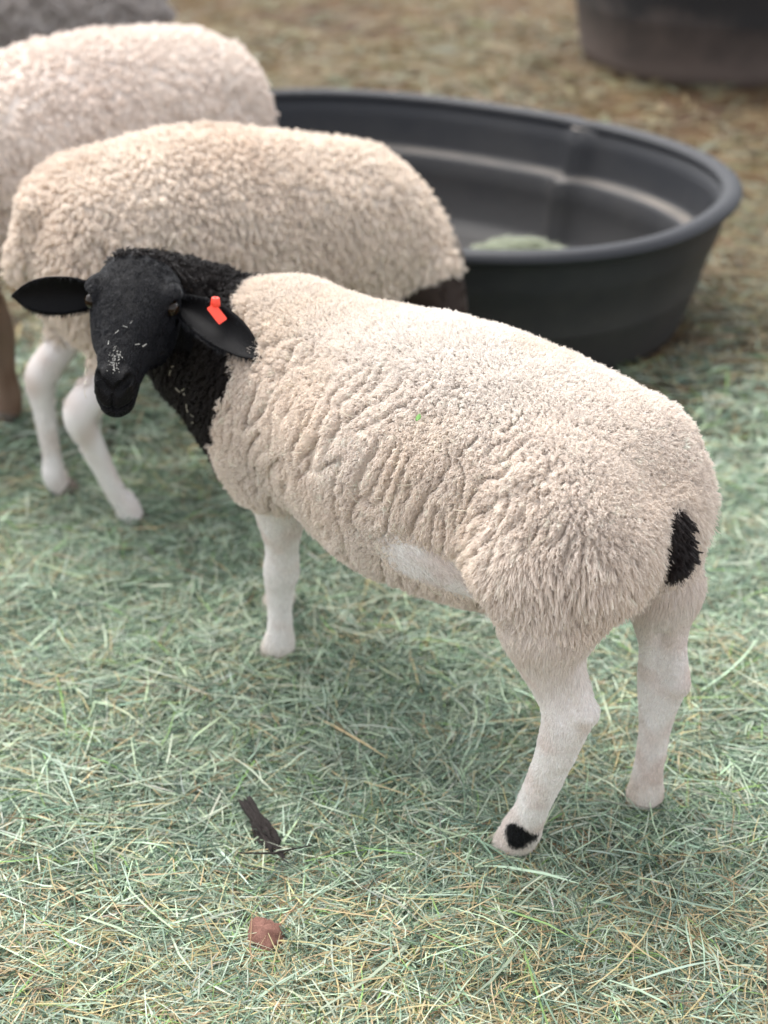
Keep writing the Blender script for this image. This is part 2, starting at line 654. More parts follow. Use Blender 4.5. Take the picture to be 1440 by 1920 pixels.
def add_head(F, fr, s=1.0, fine=True):
    c, f, w, n = fr
    F.loft([[q * s for q in row] for row in HEAD_TAB], 0.016, (c, f, w, n), 2.25)
    at = lambda a, b_, d: c + s * (a * f + b_ * w + d * n)
    for sg in (-1, 1):
        F.ell(at(.048, sg * .053, .021), np.array([.023, .017, .015]) * s, 0.012 * s, np.stack([f, w, n]))      # brow
        F.ell(at(.075, sg * .034, -.045), np.array([.045, .022, .034]) * s, 0.02 * s, np.stack([f, w, n]))     # cheek
        F.ell(at(.196, sg * .0165, .014), np.array([.017, .012, .012]) * s, 0.008 * s, np.stack([f, w, n]))       # nostril wing
    F.ell(at(.203, 0, -.033), np.array([.026, .0245, .013]) * s, 0.006 * s, np.stack([f, w, n]))                 # lower lip
    if fine:
        for sg in (-1, 1):
            a, b2 = at(.215, sg * .007, .010), at(.197, sg * .0235, .020)

            def nos(P, a=a, b2=b2):
                ba = b2 - a
                t = np.clip(((P - a) @ ba) / (ba @ ba), 0, 1)
                return np.linalg.norm(P - a - t[:, None] * ba, axis=1) - .0062 * s
            F.cut(nos, np.minimum(a, b2) - .01, np.maximum(a, b2) + .01, 0.004)
            e = at(.064, sg * .066, .014)

            def sock(P, e=e):
                return np.linalg.norm(P - e, axis=1) - .0135 * s
            F.cut(sock, e - .02, e + .02, 0.006)

        def mouth(P):
            q = (P - c) / s
            a_, b_, d_ = q @ f, q @ w, q @ n
            # the shallow line between the lips, curving back round the muzzle
            g = np.abs(d_ + .0195 - 7 * b_ ** 2)
            return np.maximum(np.maximum(g - .0024, .185 - a_), np.abs(b_) - .036) * s
        F.cut(mouth, c + s * .2 * f - .05, c + s * .2 * f + .05, 0.004)
        F.cut(lambda P: np.maximum(np.abs((P - c) @ w) - .001, np.linalg.norm(P - at(.222, 0, -.006), axis=1) - .011 * s), at(.21, 0, 0) - .03, at(.21, 0, 0) + .03, 0.003)


def ear_mesh(base, tip, face, width, cup=0.35, droop=0.012, nl=22, nc=13):
    base, tip, face = (np.array(v, float) for v in (base, tip, face))
    e = tip - base
    L = np.linalg.norm(e); e /= L
    m = norm(face - e * (face @ e))
    x = np.cross(m, e)
    Vf, Vb = [], []
    for i in range(nl):
        l = i / (nl - 1)
        wd = width * (0.42 + 0.58 * math.sin(min(l / 0.48, 1) * math.pi / 2)) * (1 - max(0, (l - .48) / .52) ** 2.7) + 0.0006
        cu = cup * (1 - 0.55 * l) + 0.9 * max(0, .25 - l)
        for j in range(nc):
            c = -1 + 2 * j / (nc - 1)
            p = base + e * l * L + x * c * wd + m * (cu * c * c * wd) - np.array([0, 0, 1]) * droop * l * l
            th = (0.0026 + 0.002 * (1 - l)) * math.sqrt(max(0, 1 - c * c * .98)) + 0.0003
            Vf.append(p + m * th); Vb.append(p - m * th)
    V = np.array(Vf + Vb)
    o = nl * nc
    Q = []
    for i in range(nl - 1):
        for j in range(nc - 1):
            a = i * nc + j
            Q.append((a, a + 1, a + nc + 1, a + nc)); Q.append((o + a, o + a + nc, o + a + nc + 1, o + a + 1))
        a = i * nc
        Q.append((a, a + nc, o + a + nc, o + a))
        a = i * nc + nc - 1
        Q.append((a, o + a, o + a + nc, a + nc))
    for j in range(nc - 1):
        a = (nl - 1) * nc + j
        Q.append((a, a + 1, o + a + 1, o + a))
    return V, np.array(Q)


def uv_ball(c, r, nu=20, nv=12):
    V, Q = [], []
    for i in range(nv + 1):
        t = math.pi * i / nv
        for j in range(nu):
            p = 2 * math.pi * j / nu
            V.append((c[0] + r * math.sin(t) * math.cos(p), c[1] + r * math.sin(t) * math.sin(p), c[2] + r * math.cos(t)))
    for i in range(nv):
        for j in range(nu):
            Q.append((i * nu + j, (i + 1) * nu + j, (i + 1) * nu + (j + 1) % nu, i * nu + (j + 1) % nu))
    return np.array(V), np.array(Q)


def fleece_relief(P, N, wool, side_axis=1):
    """wool height: soft lumps and the partings between locks, mostly upright on the flanks"""
    flank = sstep(0.2, 0.7, np.abs(N[:, side_axis]))
    wp = P + 0.020 * np.stack([perlin(P * 13, 5), perlin(P * 13, 6), perlin(P * 13, 7)], 1)
    q = wp @ np.array([[1, 0, 0], [0, 1, 0], [0.30, 0, 1]])         # partings lean with the fleece
    def ridge(p, sc, seed):
        # distance to the noise's zero line, evened out by its slope so that partings keep one width
        a = perlin(p * sc, seed)
        dx = perlin((p + np.array([.0015, 0, 0])) * sc, seed) - a
        dz = perlin((p + np.array([0, 0, .0015])) * sc, seed) - a
        g = np.sqrt(dx ** 2 + dz ** 2) / .0015 / sc[0]
        return np.abs(a) / np.maximum(g, .25)
    v1 = ridge(q, np.array([41, 41, 11.5]), 8)
    v2 = ridge(wp, np.array([62, 62, 34.]), 9)
    where1 = flank * sstep(-0.55, 0.0, perlin(P * 6, 12)) * sstep(.60, .53, P[:, 2])
    where2 = (0.25 + .75 * flank) * sstep(-.2, .25, perlin(P * 9, 13)) * sstep(.615, .56, P[:, 2])
    wide = np.clip(np.exp(-(v1 / 0.15) ** 2) * where1 + .5 * np.exp(-(v2 / 0.17) ** 2) * where2, 0, 1) * wool
    gap = np.clip(sstep(.115, .06, v1) * sstep(.2, .5, where1) + .85 * sstep(.11, .05, v2) * sstep(.35, .6, where2), 0, 1) * (wool > .3)
    lump = perlin(P * 9, 10) * 0.0045 + perlin(P * np.array([24, 24, 13]), 11) * 0.003
    return lump * wool, wide, gap


# ---------- the sheep in front
SHEEP_O = (0.241, 1.471, 0.0)
SHEEP_RZ = math.radians(134)


def build_main_sheep():
    T = (-.770, .526, .361); X = (-.695, -.719, 0)
    HEAD_C = (.6385, .1395, .590)
    fr = head_frame(HEAD_C, T, X, math.radians(36), math.radians(-14), math.radians(14))
    HS = 0.85

    def compose(F):
        TORSO = [(-.076, .480, .44, .03), (-.064, .508, .395, .062), (-.038, .540, .366, .092), (0.0, .566, .345, .118), (.1, .586, .303, .138), (.2, .591, .280, .148), (.3, .580, .273, .147),
                 (.38, .566, .288, .134), (.46, .567, .318, .112), (.54, .564, .336, .096), (.60, .540, .355, .080), (.645, .51, .385, .06), (.665, .48, .41, .03)]
        F.loft(TORSO, 0.03)
        # haunches and thighs
        F.ell((-.014, .078, .448), (.082, .064, .098), 0.05)
        F.ell((-.002, -.070, .440), (.066, .056, .100), 0.05)
        F.seg((.014, .090, .415, .070), (-.006, .098, .362, .050), 0.035)
        F.seg((.03, -.085, .40, .07), (-.022, -.087, .33, .043), 0.04)
        near = [(-.006, .099, .362, .048), (-.010, .098, .325, .038), (-.020, .095, .284, .0265), (-.033, .093, .250, .0240), (-.027, .0925, .205, .0222), (-.017, .092, .164, .0205), (.007, .092, .089, .0190), (.020, .092, .050, .0235), (.036, .092, .016, .022)]
        F.chain(near, 0.014)
        F.seg((-.063, .093, .266, .0125), (-.036, .094, .335, .009), 0.008)          # hamstring to the point of the hock
        F.seg((-.060, .093, .262, .0145), (-.034, .0925, .19, .012), 0.009)
        F.seg((.036, .097, .016, .018), (.058, .100, .004, .015), 0.008)
        F.seg((.034, .083, .016, .018), (.056, .080, .004, .015), 0.008)
        far = [(-.022, -.085, .331, .0430), (-.028, -.087, .260, .0265), (-.026, -.090, .197, .0225), (-.029, -.090, .130, .0180), (-.026, -.090, .063, .0180), (-.025, -.090, .030, .0225), (-.018, -.090, .004, .021)]
        F.chain(far, 0.014)
        F.seg((-.056, -.090, .213, .0130), (-.040, -.088, .30, .009), 0.008)
        F.seg((-.052, -.090, .206, .0140), (-.034, -.09, .135, .011), 0.009)
        # forelegs
        for (a, b_, r_) in (((-.046, .1215, .300), (-.047, .1190, .258), .0062), ((-.044, -.0640, .285), (-.041, -.0655, .215), .0060)):
            a, b_ = np.array(a), np.array(b_)

            def gro(P, a=a, b_=b_, r_=r_):
                ba = b_ - a
                t = np.clip(((P - a) @ ba) / (ba @ ba), 0, 1)
                return np.linalg.norm(P - a - t[:, None] * ba, axis=1) - r_
            F.cut(gro, np.minimum(a, b_) - .02, np.maximum(a, b_) + .02, 0.010)      # hollow in front of the tendon
        F.ell((.510, .066, .405), (.082, .052, .110), 0.05)
        F.ell((.545, -.066, .405), (.085, .050, .110), 0.05)
        front = [(.500, .056, .350, .046), (.500, .046, .300, .0375), (.507, .037, .255, .0300), (.515, .030, .208, .0220), (.524, .025, .165, .0238), (.530, .024, .135, .0195), (.533, .023, .100, .0165), (.534, .023, .063, .0175), (.538, .023, .038, .0222), (.548, .023, .008, .024)]
        F.chain(front, 0.014)
        F.chain([(a + .092 - .04 * (c > .3), -b2 - .035, c, r) for a, b2, c, r in front], 0.014)
        # neck and head, turned back to the left
        F.chain([(.56, .0, .450, .105), (.615, .008, .455, .095), (.648, .030, .478, .083), (.664, .062, .508, .070), (.660, .100, .545, .052)], 0.035)
        F.seg((.578, .03, .412, .066), (.636, .03, .44, .066), 0.04)
        add_head(F, fr, HS)
        # tail stump
        F.seg((-.058, -.008, .472, .018), (-.078, -.008, .428, .013), 0.010)

    F = Field((-0.20, -0.24, -0.02), (0.90, 0.36, 0.70), 0.004)
    compose(F)
    V, Q = F.mesh(2)
    c, f, w, n = fr
    Rt = lambda P: np.stack([(P - c) @ f, (P - c) @ w, (P - c) @ n], 1) / HS
    hz = lambda P: np.linalg.norm(Rt(P) - np.array([.095, 0, -.01]), axis=1)
    # the head again on a finer grid; the coarse one gives way to it
    ctr = c + HS * .095 * f
    G = Field(ctr - .135, ctr + .135, 0.0019)
    compose(G)
    V2, Q2 = G.mesh(2)
    q_keep = Q[~(hz(V)[Q] < .128).all(1)]
    g_keep = Q2[(hz(V2)[Q2] < .138).all(1)]
    Q = np.concatenate([q_keep, g_keep + len(V)])
    V = np.concatenate([V, V2])
    used = np.unique(Q)
    back = np.full(len(V), -1); back[used] = np.arange(len(used))
    V, Q = V[used], back[Q]
    # ears
    e1, q1 = ear_mesh((.672, .174, .568), (.737, .266, .580), np.array(T) * .8 + np.array([0, 0, -.30]), .0245, 0.75, 0.010)
    e2, q2 = ear_mesh((.592, .116, .556), (.4555, .0995, .530), np.array(T) * .9 + np.array([0, 0, .30]), .0240, 0.90, 0.010)
    nb = len(V)
    V = np.concatenate([V, e1, e2])
    Q = np.concatenate([Q, q1 + nb, q2 + nb + len(e1)])
    ear = np.zeros(len(V)); ear[nb:] = 1
    N, area = vnormals(V, Q)

    hl = Rt(V)
    s_face = sstep(-.022, .0, hl[:, 0] + .10 * (hl[:, 2] - .02)) * (np.abs(hl[:, 1]) < .085) * (hl[:, 2] > -.10) * (np.linalg.norm(hl - np.array([.09, 0, -.01]), axis=1) < .155)
    jitter = perlin(V * 45, 30) * 0.010 + perlin(V * 14, 31) * 0.012
    line = .548 + (.45 - V[:, 2]) * .05 - .20 * np.maximum(0, V[:, 1] - 0.02) + .045 * sstep(.525, .575, V[:, 2]) - .028 * np.exp(-((V[:, 2] - .49) / .05) ** 2) * sstep(.03, .08, V[:, 1])
    black = sstep(-.004, .006, V[:, 0] - line + jitter) * (V[:, 2] > .26 + .3 * np.maximum(0, .62 - V[:, 0]))
    black = np.maximum(black, np.maximum(s_face, ear))
    tail = ((np.linalg.norm((V - np.array([-.073, -.008, .450])) / np.array([.026, .023, .036]), axis=1) < 1.0) & (V[:, 0] < -.045)).astype(float)
    spot = sstep(1.18, .82, np.linalg.norm((V - np.array([.009, .112, .060])) / np.array([.019, .03, .019]), axis=1) + perlin(V * 60, 33) * .35)
    black = np.maximum(black, np.maximum(tail, spot))
    hind = sstep(.325, .430, V[:, 2] + .25 * np.maximum(0, -.0 - V[:, 0]) * 0 + jitter)
    fore = sstep(.275, .305, V[:, 2] + jitter)
    wool = np.where(V[:, 0] < .28, hind, fore)
    belly = sstep(.0, .02, V[:, 2] - .235)
    wool = np.where((V[:, 0] > .09) & (V[:, 0] < .44), belly, wool)
    wool = wool * (1 - s_face) * (1 - ear)
    # the bare, short-haired fold in front of the thigh
    pat = np.linalg.norm((V - np.array([.132, .13, .370])) / np.array([.095, .09, .048]), axis=1)
    bare = sstep(1.30, .60, pat + jitter * 7) * (V[:, 1] > 0)
    wool = wool * (1 - bare)

    lump, crack, _ = fleece_relief(V, N, wool)
    crack *= (1 - .75 * black)
    N0 = N
    V = V + N * (lump - 0.0048 * crack)[:, None]
    N, area = vnormals(V, Q)

    root = empty('sheep', SHEEP_O, SHEEP_RZ)
    tag(root, 'cream woolly sheep with black head turned to the camera and orange ear tag', 'sheep', 'sheep in the yard')

    # colours
    stain = perlin(V * 5, 40) * .5 + perlin(V * 15, 41) * .3
    def colours(P, Nn, blk, wl, st):
        n_ = len(P)
        cream = np.array([.87, .780, .700]); white = np.array([.82, .775, .725]); tan = np.array([.76, .63, .49]); leg = np.array([.86, .82, .785]); pink = np.array([.62, .47, .40])
        top = sstep(.50, .60, P[:, 2] + st * .05)[:, None]
        low = sstep(.46, .30, P[:, 2] + st * .10)[:, None] * .35
        cc = cream * (1 - top) + white * top
        k = np.clip(st * .9 + .16 + .25 * sstep(.42, .58, P[:, 0]), 0, .75)[:, None]
        cc = cc * (1 - k * .75) + tan * k * .75
        thigh = sstep(.12, -.02, P[:, 0])[:, None]
        cc = cc * (1 - .45 * thigh) + np.array([.81, .73, .655]) * .45 * thigh
        cc = cc * (1 - low) + np.array([.79, .715, .635]) * low
        pk = np.clip(st * 1.2 + .03 + .5 * perlin(P * 30, 43), 0, .55)[:, None]
        lc = leg * (1 - pk) + pink * pk
        dirt = (sstep(.10, .0, P[:, 2] + .03 * perlin(P * 22, 44)) * .55)[:, None]
        lc = lc * (1 - dirt) + np.array([.50, .42, .32]) * dirt
        hi = (sstep(.24, .36, P[:, 2]) * .7 * ((P[:, 0] < .075) | (P[:, 0] > .44)))[:, None]
        lc = lc * (1 - hi) + np.array([.81, .725, .645]) * hi
        cc = lc * (1 - wl[:, None]) + cc * wl[:, None]
        bc = np.array([.0040, .0038, .0042])
        return cc * (1 - blk[:, None]) + bc * blk[:, None]
    body = mesh_obj('body', V, Q, M_SKIN, root)
    vcol(body, 'tint', colours(V, N, black, wool, stain) * np.where(black > .5, 1, .80)[:, None])

    # ---- wool
    ctx = {}

    def run(nm, count, dens, K, par, material):
        mix, fidx = scatter(V, Q, N, area, dens, count)
        P = mix(V); Nn = norm(mix(N0)); m1 = lambda a: mix(a[:, None])[:, 0]
        st, bl, wl, cr = m1(stain), m1(black), m1(wool), m1(crack)
        ctx['ear'] = m1(ear)
        if nm == 'fleece':
            gap = fleece_relief(P - Nn * 0, Nn, wl)[2]
            k = rng.random(len(P)) > gap * .96
            P, Nn, st, bl, wl, cr = P[k], Nn[k], st[k], bl[k], wl[k], cr[k]
        par(P, Nn, st, bl, wl, cr, nm, K, material)

    down = np.array([-.30, 0, -1.0])

    def wool_par(P, Nn, st, bl, wl, cr, nm, K, material):
        n_ = len(P)
        isb = np.full(n_, nm == 'black_wool')
        fl = down - Nn * (Nn @ down)[:, None]
        bel = (sstep(.37, .32, P[:, 2]) * sstep(.07, .12, P[:, 0]) * sstep(.46, .40, P[:, 0]))[:, None]
        fl = fl * (1 - bel) + bel * (np.array([-1, 0, -.25]) - Nn * (Nn @ np.array([-1, 0, -.25]))[:, None])
        fl = fl + .25 * np.stack([perlin(P * 18, 50), perlin(P * 18, 51), perlin(P * 18, 52)], 1)
        fl = norm(fl - Nn * np.sum(fl * Nn, 1)[:, None])
        thigh = sstep(.10, -.03, P[:, 0]) * sstep(.50, .44, P[:, 2])
        ln = rng.uniform(.0075, .0115, n_) * (1 + 1.1 * thigh) * (1 - .25 * cr) * (.28 + .72 * wl ** 1.5)
        ln = np.where(isb, rng.uniform(.008, .014, n_), ln)
        lift = np.clip(.66 - .36 * thigh + .10 * rng.normal(size=n_), .15, .95)
        lift = np.where(isb, .45, lift)
        curl = np.where(isb, .0018, .0012) * (1 - .35 * thigh - .4 * bel[:, 0]) * rng.uniform(.6, 1.3, n_)
        turns = rng.uniform(1.0, 1.9, n_) * (1 - .3 * thigh)
        cl = np.clip(.42 + .15 * rng.normal(size=n_) + .12 * thigh + .24 * isb, .05, .92)
        ci = rng.choice(n_, int(n_ / (20 if nm == 'black_wool' else 11)), replace=False)
        pts, rad, ids = grow(P, Nn, fl, ln, lift, curl, turns, cl, P[ci], (1, 1, .6), K, np.full(n_, .00046) * rng.uniform(.7, 1.3, n_), 1.0 if nm == 'black_wool' else .55)
        col = colours(P, Nn, isb.astype(float), np.ones(n_), st)
        cj = np.random.default_rng(8).normal(size=len(ci))[ids]
        col = col * (1 + .055 * cj + .05 * rng.normal(size=n_))[:, None]
        col = np.where(isb[:, None], np.array([.0085, .006, .0052]) * (1 + .6 * rng.random((n_, 1))), col)
        hair_obj(nm, pts, rad, np.clip(col, 0.003, .9), material, root)
    isblk = (black > .5).astype(float)
    run('fleece', 420000, wool * (1 - isblk), 7, wool_par, M_WOOL)
    run('black_wool', 60000, wool * isblk, 7, wool_par, M_BLACK)

    def short_par(P, Nn, st, bl, wl, cr, nm, K, material):
        n_ = len(P)
        h = Rt(P)
        onhead = np.linalg.norm(h - np.array([.09, 0, -.01]), axis=1) < .16
        dn = np.where(onhead[:, None], f[None] * 1.0, np.array([0, 0, -1.0])[None])
        bellyp = (P[:, 0] > .06) & (P[:, 0] < .42) & (P[:, 2] > .2)
        dn = np.where(bellyp[:, None], np.array([-.8, 0, -.5])[None], dn)
        fl = dn - Nn * np.sum(dn * Nn, 1)[:, None] + .3 * np.stack([perlin(P * 25, 60), perlin(P * 25, 61), perlin(P * 25, 62)], 1)
        fl = norm(fl - Nn * np.sum(fl * Nn, 1)[:, None] + 1e-5)
        ln = np.where(bl > .5, rng.uniform(.0022, .0042, n_), rng.uniform(.003, .0055, n_))
        ln = np.where((h[:, 0] > .17) & onhead, ln * .5, ln)
        er = ctx['ear'] > .5
        ln = np.where(er, rng.uniform(.004, .009, n_), ln)
        upper = sstep(.25, .37, P[:, 2]) * (P[:, 0] < .09) * (bl < .5)
        ln = ln * (1 + 2.2 * upper)
        lift = np.clip(.12 + .06 * rng.normal(size=n_) + .10 * er, .03, .5)
        pts, rad, _ = grow(P, Nn, fl, ln, lift, np.full(n_, .0004), np.full(n_, .5), np.full(n_, .12), P[rng.choice(n_, n_ // 30, replace=False)], (1, 1, 1), K, np.full(n_, .00028))
        col = colours(P, Nn, (bl > .5).astype(float), np.zeros(n_), st) * (1 + .07 * rng.normal(size=(n_, 1)))
        isb = bl > rng.uniform(.15, .85, n_)
        hair_obj(nm, pts[~isb], rad[~isb], np.clip(col[~isb], 0, .9), material, root)
        hair_obj('face_hair', pts[isb], rad[isb] * .8, np.array([.0042, .0044, .0062]) * (1 + .6 * rng.random((isb.sum(), 1))), M_FACE, root)
    run('leg_hair', 190000, (1 - wool) * (1 + .8 * s_face) * np.where((s_face > .5) & (hl[:, 0] > .188) & (hl[:, 2] > -.012), .12, 1), 4, short_par, M_HAIR)

    def tail_par(P, Nn, st, bl, wl, cr, nm, K, material):
        n_ = len(P)
        fl = np.tile(np.array([-.2, 0, -1.0]), (n_, 1))
        fl = norm(fl - Nn * np.sum(fl * Nn, 1)[:, None])
        pts, rad, _ = grow(P, Nn, fl, rng.uniform(.014, .026, n_), np.full(n_, .5), np.full(n_, .0012), np.full(n_, .7), np.full(n_, .5), P[:n_ // 40], (1, 1, 1), K, np.full(n_, .0005))
        hair_obj(nm, pts, rad, np.array([.014, .010, .009]) * (1 + .6 * rng.random((n_, 1))), material, root)
    run('tail_hair', 9000, tail, 6, tail_par, M_BLACK)

    # eyes
    for sg in (-1, 1):
        ec = c + HS * (.064 * f + sg * .0575 * w + .012 * n)
        v_, q_ = uv_ball(ec, .0112 * HS)
        mesh_obj('eye', v_, q_, M_EYE, root)
    for (a, b_, sp) in ((.052, .092, .011), (-.004, -.090, .010), (.560, .023, .0105), (.652, -.058, .0105)):
        for sg in (-1, 1):
            v_, q_ = uv_ball((0, 0, 0), 1, 14, 10)
            v_ = v_ * np.array([.020, .0095, .013])
            v_[:, 2] = np.maximum(v_[:, 2], -.008) - v_[:, 0] * .25
            v_ = v_ + np.array([a, b_ + sg * sp, .010])
            mesh_obj('hoof', v_, q_, M_HOOF, root)
    # ear tag: a stud with a cap and a small hanging panel, on the drooping ear
    tg = empty('ear_tag'); tg.parent = root
    T3 = norm(np.array(T) * .9 + np.array([0, 0, .30])); Xv = norm(np.array(X) - T3 * (np.array(X) @ T3)); Uv = np.cross(T3, Xv)
    if Uv[2] < 0: Uv = -Uv
    tp = np.array((.529, .109, .566)) + T3 * .001
    def plate(cx, cy, hw, hh, th, a, off, nm, r=.003):
        ca, sa = math.cos(a), math.sin(a)
        out = []
        for qx, qy in ((1, 1), (-1, 1), (-1, -1), (1, -1)):
            for kk in range(4):
                t = math.atan2(qy, qx) - math.pi / 4 + kk * math.pi / 6
                out.append((qx * (hw - r) + r * math.cos(t), qy * (hh - r) + r * math.sin(t)))
        vs = []
        for z in (0, th):
            for x, y in out:
                X2, Y2 = cx + x * ca - y * sa, cy + x * sa + y * ca
                vs.append(tp + Xv * X2 + Uv * Y2 + T3 * (off + z))
        k = len(out)
        fs = [tuple(range(k))[::-1], tuple(range(k, 2 * k))] + [(i, (i + 1) % k, k + (i + 1) % k, k + i) for i in range(k)]
        mesh_obj(nm, vs, fs, M_TAG, tg, smooth=False)
    plate(0.001, -0.006, .0062, .0125, .0018, math.radians(38), .0035, 'tag_panel', .0015)
    def disc(cx, cy, r, z0, z1, nm, ax):
        vs, fs = [], []
        prof = [(0, z0), (r * .9, z0), (r, z0 + .001), (r * .92, (z0 + z1) / 2), (r * .82, z1 - .001), (r * .74, z1), (r * .4, z1), (r * .36, z1 - .002), (0, z1 - .002)]
        k = 20
        p0 = tp + Xv * cx + Uv * cy
        s1 = norm(np.cross(ax, Xv)); s2 = np.cross(s1, ax)
        for rr, z in prof:
            for i in range(k):
                a = 2 * math.pi * i / k
                vs.append(p0 + ax * z + s1 * rr * math.cos(a) + s2 * rr * math.sin(a))
        for j in range(len(prof) - 1):
            for i in range(k):
                fs.append((j * k + i, j * k + (i + 1) % k, (j + 1) * k + (i + 1) % k, (j + 1) * k + i))
        mesh_obj(nm, vs, fs, M_TAG, tg)
    disc(-.001, .003, .0062, .002, .0125, 'tag_stud', norm(T3 * .55 + Uv * .85))
    return root, fr, HS


MAIN, MAIN_HEAD, HS = build_main_sheep()


# ---------- the sheep behind
def build_back_sheep(loc, rz, scale, label, neck, head, legs, tints, n_wool, seed, woolpar, dark_from=9.0, brown=None):
    """neck: chain points; head: frame; tints: wool, stain, leg, face"""
    F = Field((-0.22, -0.26, -0.02), (1.10, 0.30, 0.72), 0.0075)
    TORSO = [(-.108, .50, .43, .03), (-.095, .53, .38, .08), (-.06, .568, .34, .115), (0.0, .588, .315, .14), (.1, .602, .285, .158), (.2, .606, .265, .168), (.3, .600, .258, .168),
             (.38, .582, .268, .155), (.46, .568, .285, .138), (.54, .548, .30, .12), (.60, .52, .32, .10), (.645, .50, .35, .07), (.665, .47, .38, .03)]
    F.loft(TORSO, 0.03)
    for sg in (-1, 1):
        F.ell((-.015, sg * .08, .435), (.10, .075, .12), 0.05)
        F.ell((.535, sg * .078, .39), (.095, .058, .125), 0.05)
    F.seg((-.098, 0, .525, .030), (-.132, 0, .445, .024), 0.02)
    for ch in legs:
        F.chain(ch, 0.016)
    F.chain(neck, 0.045)
    add_head(F, head, 1.0, False)
    V, Q = F.mesh(2)
    c, f, w, n = head
    parts = [V]; qs = [Q]; nb = len(V)
    for sg in (-1, 1):
        e, q = ear_mesh(c + .012 * f + sg * .05 * w - .02 * n, c + .05 * f + sg * .15 * w - .03 * n, n, .026, .4, .01)
        parts.append(e); qs.append(q + nb); nb += len(e)
    V = np.concatenate(parts); Q = np.concatenate(qs)
    N, area = vnormals(V, Q)
    hl = np.linalg.norm(V - (c + .08 * f), axis=1)
    face = (hl < .17).astype(float)
    wool = sstep(.27, .31, V[:, 2] + .02 * perlin(V * 20, seed)) 
    wool = np.where((V[:, 0] > .09) & (V[:, 0] < .44), sstep(.23, .25, V[:, 2]), wool)
    nk = V[:, 0] > .60
    wool = np.where(nk, 1.0, wool) * (1 - face)
    wool = np.where(V[:, 2] < .2, 0, wool)
    lump, crack, _ = fleece_relief(V, N, wool)
    V = V + N * (lump * 1.2 - .009 * crack)[:, None]
    N, area = vnormals(V, Q)
    root = empty('sheep', loc, rz)
    root.scale = scale
    tag(root, label, 'sheep', 'sheep in the yard')
    stain = perlin(V * 5, seed) * .6 + perlin(V * 16, seed + 1) * .3
    TW, TS, TL, TF = (np.array(t) for t in tints)

    def colours(P, wl, fc, st):
        k = np.clip(st * .9 + .25, 0, .8)[:, None]
        cc = TW * (1 - k) + TS * k
        pk = np.clip(st * 1.4 + .12 + .6 * perlin(P * 20, 45), 0, .6)[:, None]
        lc = TL * (1 - pk) + TL * np.array([.62, .50, .42]) * pk
        cc = lc * (1 - wl[:, None]) + cc * wl[:, None]
        dk = np.maximum(fc, sstep(dark_from, dark_from + .05, P[:, 0] + .03 * st))[:, None]
        out = cc * (1 - dk) + TF * dk
        return out
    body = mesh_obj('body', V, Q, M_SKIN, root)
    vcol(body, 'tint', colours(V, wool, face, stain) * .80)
    mix, _ = scatter(V, Q, N, area, wool + .02, n_wool)
    P = mix(V); Nn = norm(mix(N)); st = mix(stain[:, None])[:, 0]; cr = mix(crack[:, None])[:, 0]; wl = mix(wool[:, None])[:, 0]; fc = mix(face[:, None])[:, 0]
    if seed == 3:
        k = rng.random(n_wool) > .92 * fleece_relief(P, Nn, wl)[2]
        P, Nn, st, cr, wl, fc = P[k], Nn[k], st[k], cr[k], wl[k], fc[k]
        n_wool = len(P)
    down = np.array([-.1, 0, -1.0])
    fl = norm(down - Nn * (Nn @ down)[:, None] + 1e-5)
    LN, CURL, CLN, RAD = woolpar
    ln = rng.uniform(.8, 1.25, n_wool) * LN * (1 - .4 * cr) * np.where(wl > .5, 1, .35)
    pts, rad, ids = grow(P, Nn, fl, ln, np.full(n_wool, .55), np.full(n_wool, CURL), rng.uniform(.8, 1.4, n_wool), np.full(n_wool, .66), P[rng.choice(n_wool, n_wool // CLN, replace=False)], (1, 1, .7), 6, np.full(n_wool, RAD))
    cj = np.random.default_rng(8).normal(size=n_wool // CLN)[ids]
    col = colours(P, wl, fc, st) * (1 + .035 * cj + .04 * rng.normal(size=n_wool))[:, None]
    hair_obj('fleece', pts, rad, np.clip(col, .004, .9), M_WOOL, root)
    # hooves
    for ch in legs:
        a, b2, z, r = ch[-1]
        for s2 in (-1, 1):
            vs, q_ = uv_ball((a + .012, b2 + s2 * .011, .012), .017, 12, 8)
            vs[:, 0] = a + .012 + (vs[:, 0] - a - .012) * 1.5
            mesh_obj('hoof', vs, q_, M_HOOF, root)
    for sg in (-1, 1):
        v_, q_ = uv_ball(c + .064 * f + sg * .0525 * w + .0115 * n, .012, 12, 8)
        mesh_obj('eye', v_, q_, M_EYE, root)
    return root


def std_legs(hl=(0, 0), hr=(0, 0), fl=(0, 0), frr=(0, 0)):
    """four leg chains; each shift = foot offset along, hock offset along"""
    out = []
    for (s, o) in ((1, hl), (-1, hr)):
        a, h = o
        out.append([(.03, s * .09, .38, .075), (-.005, s * .092, .32, .047), (-.015 + h * .5, s * .09, .27, .030), (-.045 + h, s * .088, .225, .030), (-.035 + h * .75 + a * .3, s * .088, .165, .023), (-.02 + h * .3 + a * .7, s * .088, .075, .020), (-.012 + a, s * .088, .045, .0235), (.0 + a, s * .088, .015, .022)])
    for (s, o) in ((1, fl), (-1, frr)):
        a, h = o
        out.append([(.51, s * .07, .34, .05), (.51, s * .068, .28, .034), (.515 + h * .6, s * .065, .22, .026), (.52 + h, s * .062, .165, .024), (.52 + h * .6 + a * .4, s * .06, .10, .018), (.522 + a, s * .06, .05, .022), (.53 + a, s * .06, .015, .023)])
    return out


def down_head(cx, cy, cz, fdir, ndir):
    f = norm(np.array(fdir, float)); n = np.array(ndir, float); n = norm(n - f * (n @ f)); w = np.cross(n, f)
    return (np.array([cx, cy, cz]), f, w, n)


